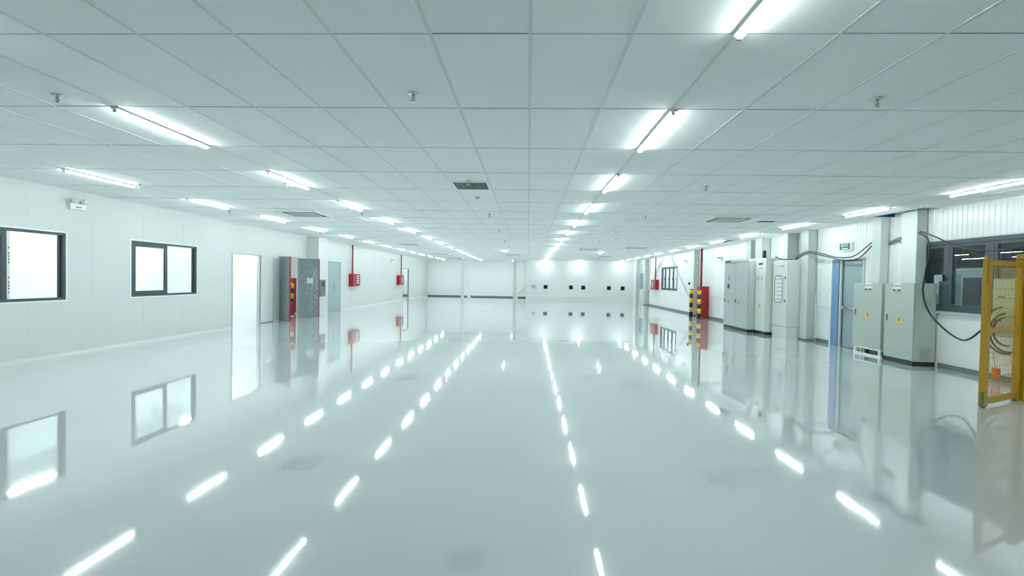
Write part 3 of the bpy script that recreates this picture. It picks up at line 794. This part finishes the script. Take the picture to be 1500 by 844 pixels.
# C: white with porthole
t, D = cabinet('electrical_cabinet', 'white electrical cabinet with a rounded glazed porthole showing breaker rows', 7.13, RC, 12.96, 13.72, 2.18, 'cabC', .32, 1, plm='cabC', zp=.325)
d0 = D[0]
def rrect(x, y0, y1, z0, z1, r, n=5):
    P = []
    for cy, cz, a0 in ((y1-r, z1-r, 0), (y0+r, z1-r, 90), (y0+r, z0+r, 180), (y1-r, z0+r, 270)):
        for k in range(n+1):
            a = math.radians(a0+90*k/n); P.append((x, cy+r*math.cos(a), cz+r*math.sin(a)))
    return P
py0, py1, pz0, pz1 = 13.20, 13.58, 1.0, 1.74
def ring(x, d, g, r):
    b = B(); A = rrect(x, py0-g, py1+g, pz0-g, pz1+g, r+g); I = rrect(x, py0, py1, pz0, pz1, r); n = len(A)
    for X in (x, x-d):
        va = [b.bm.verts.new((X, p[1], p[2])) for p in A]; vi = [b.bm.verts.new((X, p[1], p[2])) for p in I]
        for k in range(n): b.bm.faces.new((va[k], va[(k+1)%n], vi[(k+1)%n], vi[k]))
        if X == x: VA, VI = va, vi
    for V, W in ((VA, va), (VI, vi)):
        for k in range(n): b.bm.faces.new((V[k], V[(k+1)%n], W[(k+1)%n], W[k]))
    return b
t.part('porthole_surround', ring(7.129, .014, .05, .09), 'cabC', d0)
t.part('porthole_gasket', ring(7.1145, .004, .014, .09), 'darkframe', d0)
t.part('breaker_board', B().prism(rrect(7.13, py0, py1, pz0, pz1, .09), (-.003, 0, 0)), 'paper', d0)
b = B()
for k in range(6):
    z = 1.06+.115*k; b.box(7.125, 7.127, py0+.02, py1-.02, z, z+.022)
    b.box(7.124, 7.127, py0+.13, py1-.15, z+.02, z+.045)
t.part('breaker_rows', b, 'acvent', d0)
for z in (1.04, 1.69): knob(t, d0, 7.13, 13.06, z, .06)
b = B(); b.box(7.125, 7.13, 13.44, 13.48, 2.0, 2.03).box(7.125, 7.13, 13.28, 13.40, 2.005, 2.025); t.part('name_label', b, 'olive', d0)
t.part('red_logo', B().box(7.125, 7.13, 13.16, 13.27, 2.0, 2.03), 'lamp_red', d0)
# E and F: low grey-green pair
def lamps(t, d, x, y, z):
    t.part('label_plate', B().box(x-.003, x, y-.10, y+.10, z+.0, z+.028, .001), 'sign', d)
    for k, mm in ((1, 'lamp_red'), (0, 'lamp_yellow'), (-1, 'lamp_blue')):
        t.part('indicator_lamp', B().lathe((x, y+.065*k, z-.03), [(.019, 0), (.019, -.012), (.012, -.018)], 12, 'x'), mm, d)
    t.part('name_plate', B().box(x-.003, x, y-.09, y+.09, z+.08, z+.11, .001), 'sign', d)
t, D = cabinet('electrical_cabinet', 'low grey-green cabinet beside the exit door, raised on an open white base', 7.36, RC, 9.86, 10.70, 1.57, 'cabE', 0, 1, zp=.17)
tri(t, D[0], 7.36, 10.25, .88, .085); lamps(t, D[0], 7.36, 10.25, 1.46); knob(t, D[0], 7.36, 10.62, .92, .13, 'skirt')
b = B(); b.box(7.38, 7.42, 9.88, 10.68, .13, .17).box(7.38, 7.42, 9.88, 10.68, 0, .035)
for y in (9.90, 10.62): b.box(7.38, 7.42, y, y+.05, .035, .13)
b.box(7.60, 7.64, 9.88, 10.68, 0, .17)
t.part('base_frame', b, 'sign')
t.part('cable_ends', B().box(7.43, 7.56, 10.36, 10.42, 0.0, .13).box(7.45, 7.55, 9.97, 10.3, .035, .11), 'plinth')
t, D = cabinet('electrical_cabinet', 'low grey-green cabinet nearest the big window, on a black plinth', 7.28, RC, 8.96, 9.68, 1.57, 'cabE', .085, 1)
tri(t, D[0], 7.28, 9.30, .85, .085); lamps(t, D[0], 7.28, 9.37, 1.46); knob(t, D[0], 7.28, 9.60, .88, .13, 'skirt')
b = B()
for z0 in (1.30, .35):
    for k in range(8): b.box(7.42, 7.60, 8.957, 8.96, z0-.03*k, z0-.03*k+.006)
t.part('louvres', b, 'skirt')

# exit sign
t = Thing('exit_sign', 'green and white EXIT sign on the ribbed wall above the door', 'exit sign', (XR, 11.46, 2.44))
t.part('case', B().box(XR-.06, XR+.002, 11.25, 11.67, 2.345, 2.545, .004), 'sign')
t.part('face', B().box(XR-.062, XR-.0605, 11.29, 11.66, 2.365, 2.53), 'green')
lettering('lettering', 'EXIT', .115, 'sign', t.o, (XR-.064, 11.47, 2.475), t.loc, '-x', 1.15)
t.part('second_line', B().box(XR-.0645, XR-.062, 11.36, 11.58, 2.385, 2.405), 'sign')

# ------------------------------------------------------------------ cables
single('power_cable', B().tube([(7.36, 13.05, 2.195), (7.40, 12.96, 2.28), (7.42, 12.80, 2.36), (7.42, 12.5, 2.385), (7.48, 12.1, 2.31), (7.54, 11.6, 2.19), (7.57, 11.2, 2.175), (7.57, 10.95, 2.22), (7.55, 10.7, 2.33), (7.53, 10.43, 2.46)], .013, 8, 5), 'rubber',
       'upper black cable sagging from the porthole cabinet over the door to the pale column', 'cable', (7.4, 12.98, 2.28))
single('power_cable', B().tube([(7.40, 13.08, 2.195), (7.42, 12.96, 2.25), (7.44, 12.80, 2.32), (7.44, 12.5, 2.345), (7.5, 12.0, 2.24), (7.58, 11.5, 2.12), (7.60, 11.2, 2.09), (7.60, 10.95, 2.13), (7.58, 10.7, 2.24), (7.54, 10.43, 2.40)], .013, 8, 5), 'rubber',
       'lower black cable drooping across the top of the exit door', 'cable', (7.4, 12.9, 2.3))
single('power_cable', B().tube([(7.70, 10.14, 2.42), (7.66, 10.05, 2.44), (7.62, 9.85, 2.48), (7.60, 9.6, 2.50)], .03, 8, 5), 'skirt', 'short dark cable bundle between the two pale boxed columns', 'cable', (7.65, 10.0, 2.45))
single('power_cable', B().tube([(7.56, 9.2, 2.52), (7.45, 9.12, 2.53), (7.33, 8.85, 2.46), (7.28, 8.70, 2.35), (7.24, 8.62, 2.12), (7.22, 8.66, 1.76), (7.22, 8.70, 1.40), (7.24, 8.58, 1.05), (7.25, 8.28, .78), (7.22, 7.95, .64), (7.15, 7.7, .68), (7.08, 7.45, .84), (6.95, 7.15, 1.0), (6.92, 7.0, 1.04)], .015, 10, 5), 'rubber',
       'thick black cable hanging from the pale column past the window to the yellow fence', 'cable', (7.5, 9.2, 2.5))
single('power_cable', B().tube([(7.56, 9.21, 2.55), (7.48, 9.1, 2.56), (7.40, 8.75, 2.45), (7.38, 8.35, 2.27), (7.36, 7.95, 2.14), (7.34, 7.5, 2.10), (7.3, 7.1, 2.12), (7.3, 6.3, 2.16), (7.3, 5.2, 2.2)], .012, 8, 5), 'rubber',
       'thin black cable running across the big window panes', 'cable', (7.5, 9.2, 2.5))
b = B()
cx, cy, cz = 7.45, 7.45, .86
for R, dy in ((.36, 0), (.30, .04), (.22, .02)):
    b.tube([(cx-.1+dy, cy-.1+R*math.cos(a)*.95, cz-dy+R*math.sin(a)) for a in [math.radians(80-k*13) for k in range(15)]], .015, 8, 2)
single('cable_coil', b, 'rubber', 'black cable loops hanging behind the yellow mesh gate', 'cable', (cx, cy, cz))
single('cable_run', B().tube([(7.3, 13.9, 2.29), (7.2, 13.72, 2.30), (7.25, 13.5, 2.22), (7.4, 13.2, 2.20)], .014, 8, 5), 'rubber', 'short black cable between the cream cabinet and the porthole cabinet tops', 'cable', (7.3, 13.9, 2.28))

# green wall cabinet behind the gate
t = Thing('wall_cabinet', 'pale green wall cabinet seen through the yellow mesh gate', 'wall cabinet', (7.6, 7.35, .74))
t.part('body', B().box(7.50, XR-.02, 7.05, 7.72, .74, 1.66, .006), 'boxgreen')
b = B()
for k in range(6): b.box(7.497, 7.50, 7.15, 7.35, 1.45-.05*k, 1.462-.05*k)
for k in range(4): b.box(7.497, 7.50, 7.15, 7.35, 1.0-.05*k, 1.012-.05*k)
t.part('louvres', b, 'olive')
t.part('red_handle', B().box(7.48, 7.50, 7.53, 7.62, 1.36, 1.38, .003), 'lamp_red')
t.part('bracket', B().box(7.62, XR-.01, 7.3, 7.5, .60, .74, .003), 'colgrey')
t = Thing('hanging_control', 'orange pendant control hanging under a small shelf behind the yellow gate', 'pendant control', (7.5, 7.62, .2))
t.part('shelf', B().box(7.46, XR-.01, 7.3, 7.75, .455, .48, .003), 'colgrey')
t.part('cord', B().tube([(7.5, 7.66, .455), (7.49, 7.66, .40), (7.5, 7.62, .24)], .006, 6, 4), 'stripeY')
t.part('housing', B().box(7.47, 7.53, 7.57, 7.67, .06, .23, .012), 'orange')

# ------------------------------------------------------------------ yellow mesh gate
P0 = Vector((5.71, 5.97, 0)); P1 = Vector((6.60, 6.43, 0)); dv = (P1-P0).normalized(); nv = Vector((-dv.y, dv.x, 0)); Lg = (P1-P0).length
def obox(b, s0, s1, n0, n1, z0, z1):
    q = [P0+dv*s+nv*n for s, n in ((s0, n0), (s1, n0), (s1, n1), (s0, n1))]
    b.prism([(p.x, p.y, z0) for p in q], (0, 0, z1-z0)); return b
t = Thing('mesh_gate', 'yellow steel mesh safety gate standing ajar at the frame edge', 'gate', tuple(P0))
b = B(); obox(b, 0, .085, -.03, .03, .015, 1.86); obox(b, Lg-.06, Lg, -.03, .03, .015, 1.86)
obox(b, .085, Lg-.06, -.02, .02, 1.80, 1.86); obox(b, .085, Lg-.06, -.02, .02, .94, .99); obox(b, .085, Lg-.06, -.02, .02, .04, .12)
t.part('frame', b, 'yellow')
b = B()
for k in range(1, 18):
    s = .085+(Lg-.145)*k/18; q = P0+dv*s
    b.tube([(q.x, q.y, .12), (q.x, q.y, 1.80)], .0028, 5)
z = .25
while z < 1.8:
    if not .92 < z < 1.0: b.tube([P0+dv*.085+Vector((0, 0, z)), P0+dv*(Lg-.06)+Vector((0, 0, z))], .0028, 5)
    z += .125
t.part('wire_mesh', b, 'yellow')
t.part('edge_strip', obox(B(), -.012, -.001, -.012, .012, 0, .2), 'skirt'); t.part('latch_plate', obox(B(), -.014, -.001, -.015, .015, 1.58, 1.92), 'yellow')
b = B()
for s in (.05, Lg-.04): obox(b, s-.02, s+.02, -.02, .02, 0, .015)
t.part('feet', b, 'black')
t = Thing('gate_post', 'broad yellow steel post carrying the mesh gate', 'post', (6.75, 6.5, 0))
q0 = Vector((6.62, 6.44, 0))
def obox2(b, s0, s1, n0, n1, z0, z1):
    q = [q0+dv*s+nv*n for s, n in ((s0, n0), (s1, n0), (s1, n1), (s0, n1))]
    b.prism([(p.x, p.y, z0) for p in q], (0, 0, z1-z0)); return b
t.part('post', obox2(B(), .01, .19, -.06, .06, .012, 1.90), 'yellow')
t.part('top_arm', obox2(B(), -.04, .6, -.04, .04, 1.90, 1.97), 'yellow')
t.part('base_plate', obox2(B(), -.005, .25, -.09, .09, 0, .012), 'yellow')

# ------------------------------------------------------------------ things in the dim hall
def machine(x, y, w, d, h, lab, mesh=False):
    t = Thing('machine_enclosure', lab, 'machine', (x, y, 0), 'machines in the dim hall')
    t.part('body', B().box(x-w/2, x+w/2, y-d/2, y+d/2, .1, h, .02), 'machine')
    t.part('base', B().box(x-w/2+.05, x+w/2-.05, y-d/2+.05, y+d/2-.05, 0, .1), 'plinth')
    b = B()
    b.box(x-w/2-.006, x-w/2, y-d*.35, y+d*.05, h*.35, h*.9, .002); b.box(x-w/2-.006, x-w/2, y+d*.12, y+d*.36, h*.35, h*.7, .002)
    t.part('door', b, 'darkframe')
    if mesh:
        t.part('top_rail', B().box(x-w/2-.03, x+w/2, y-d/2, y+d/2, h, h+.08, .01), 'sign')
machine(13.6, 14.2, 1.2, 1.4, 2.0, 'pale machine enclosure seen through the second window sash', True)
machine(13.4, 12.0, .5, .5, 1.9, 'narrow pale machine column seen through the gate mesh and window')
machine(15.5, 18.3, 1.5, 2.4, 1.6, 'wide low machine at the back of the dim hall')
machine(11.6, 13.2, .4, .4, 1.85, 'slim machine post close behind the second window sash')

# ------------------------------------------------------------------ camera, world, view
cam = bpy.data.cameras.new('camera'); co = bpy.data.objects.new('camera', cam); COL.objects.link(co)
yaw, pit, rol, F = .03502, -.01908, .01793, 675.73
Fw = Vector((-math.sin(yaw)*math.cos(pit), math.cos(yaw)*math.cos(pit), math.sin(pit)))
Rt = Vector((math.cos(yaw), math.sin(yaw), 0)); U = Rt.cross(Fw)
c, s = math.cos(rol), math.sin(rol)
R2 = c*Rt+s*U; U2 = -s*Rt+c*U
co.matrix_world = Matrix(((R2.x, U2.x, -Fw.x, 0), (R2.y, U2.y, -Fw.y, 0), (R2.z, U2.z, -Fw.z, 1.511), (0, 0, 0, 1)))
cam.sensor_width = 36; cam.lens = F*36/1500; cam.clip_end = 200; cam.clip_start = .05
C.camera = co
w = bpy.data.worlds.new('world'); C.world = w; w.use_nodes = True
w.node_tree.nodes['Background'].inputs[0].default_value = (.5, .6, .62, 1); w.node_tree.nodes['Background'].inputs[1].default_value = .05
C.view_settings.view_transform = 'Standard'; C.view_settings.look = 'None'
C.view_settings.exposure = 1.32; C.view_settings.gamma = 1; C.view_settings.use_curve_mapping = False
C.cycles.max_bounces = 10; C.cycles.diffuse_bounces = 7; C.cycles.glossy_bounces = 4; C.cycles.transparent_max_bounces = 12
C.cycles.sample_clamp_indirect = 6; C.cycles.caustics_reflective = False; C.cycles.use_light_tree = True
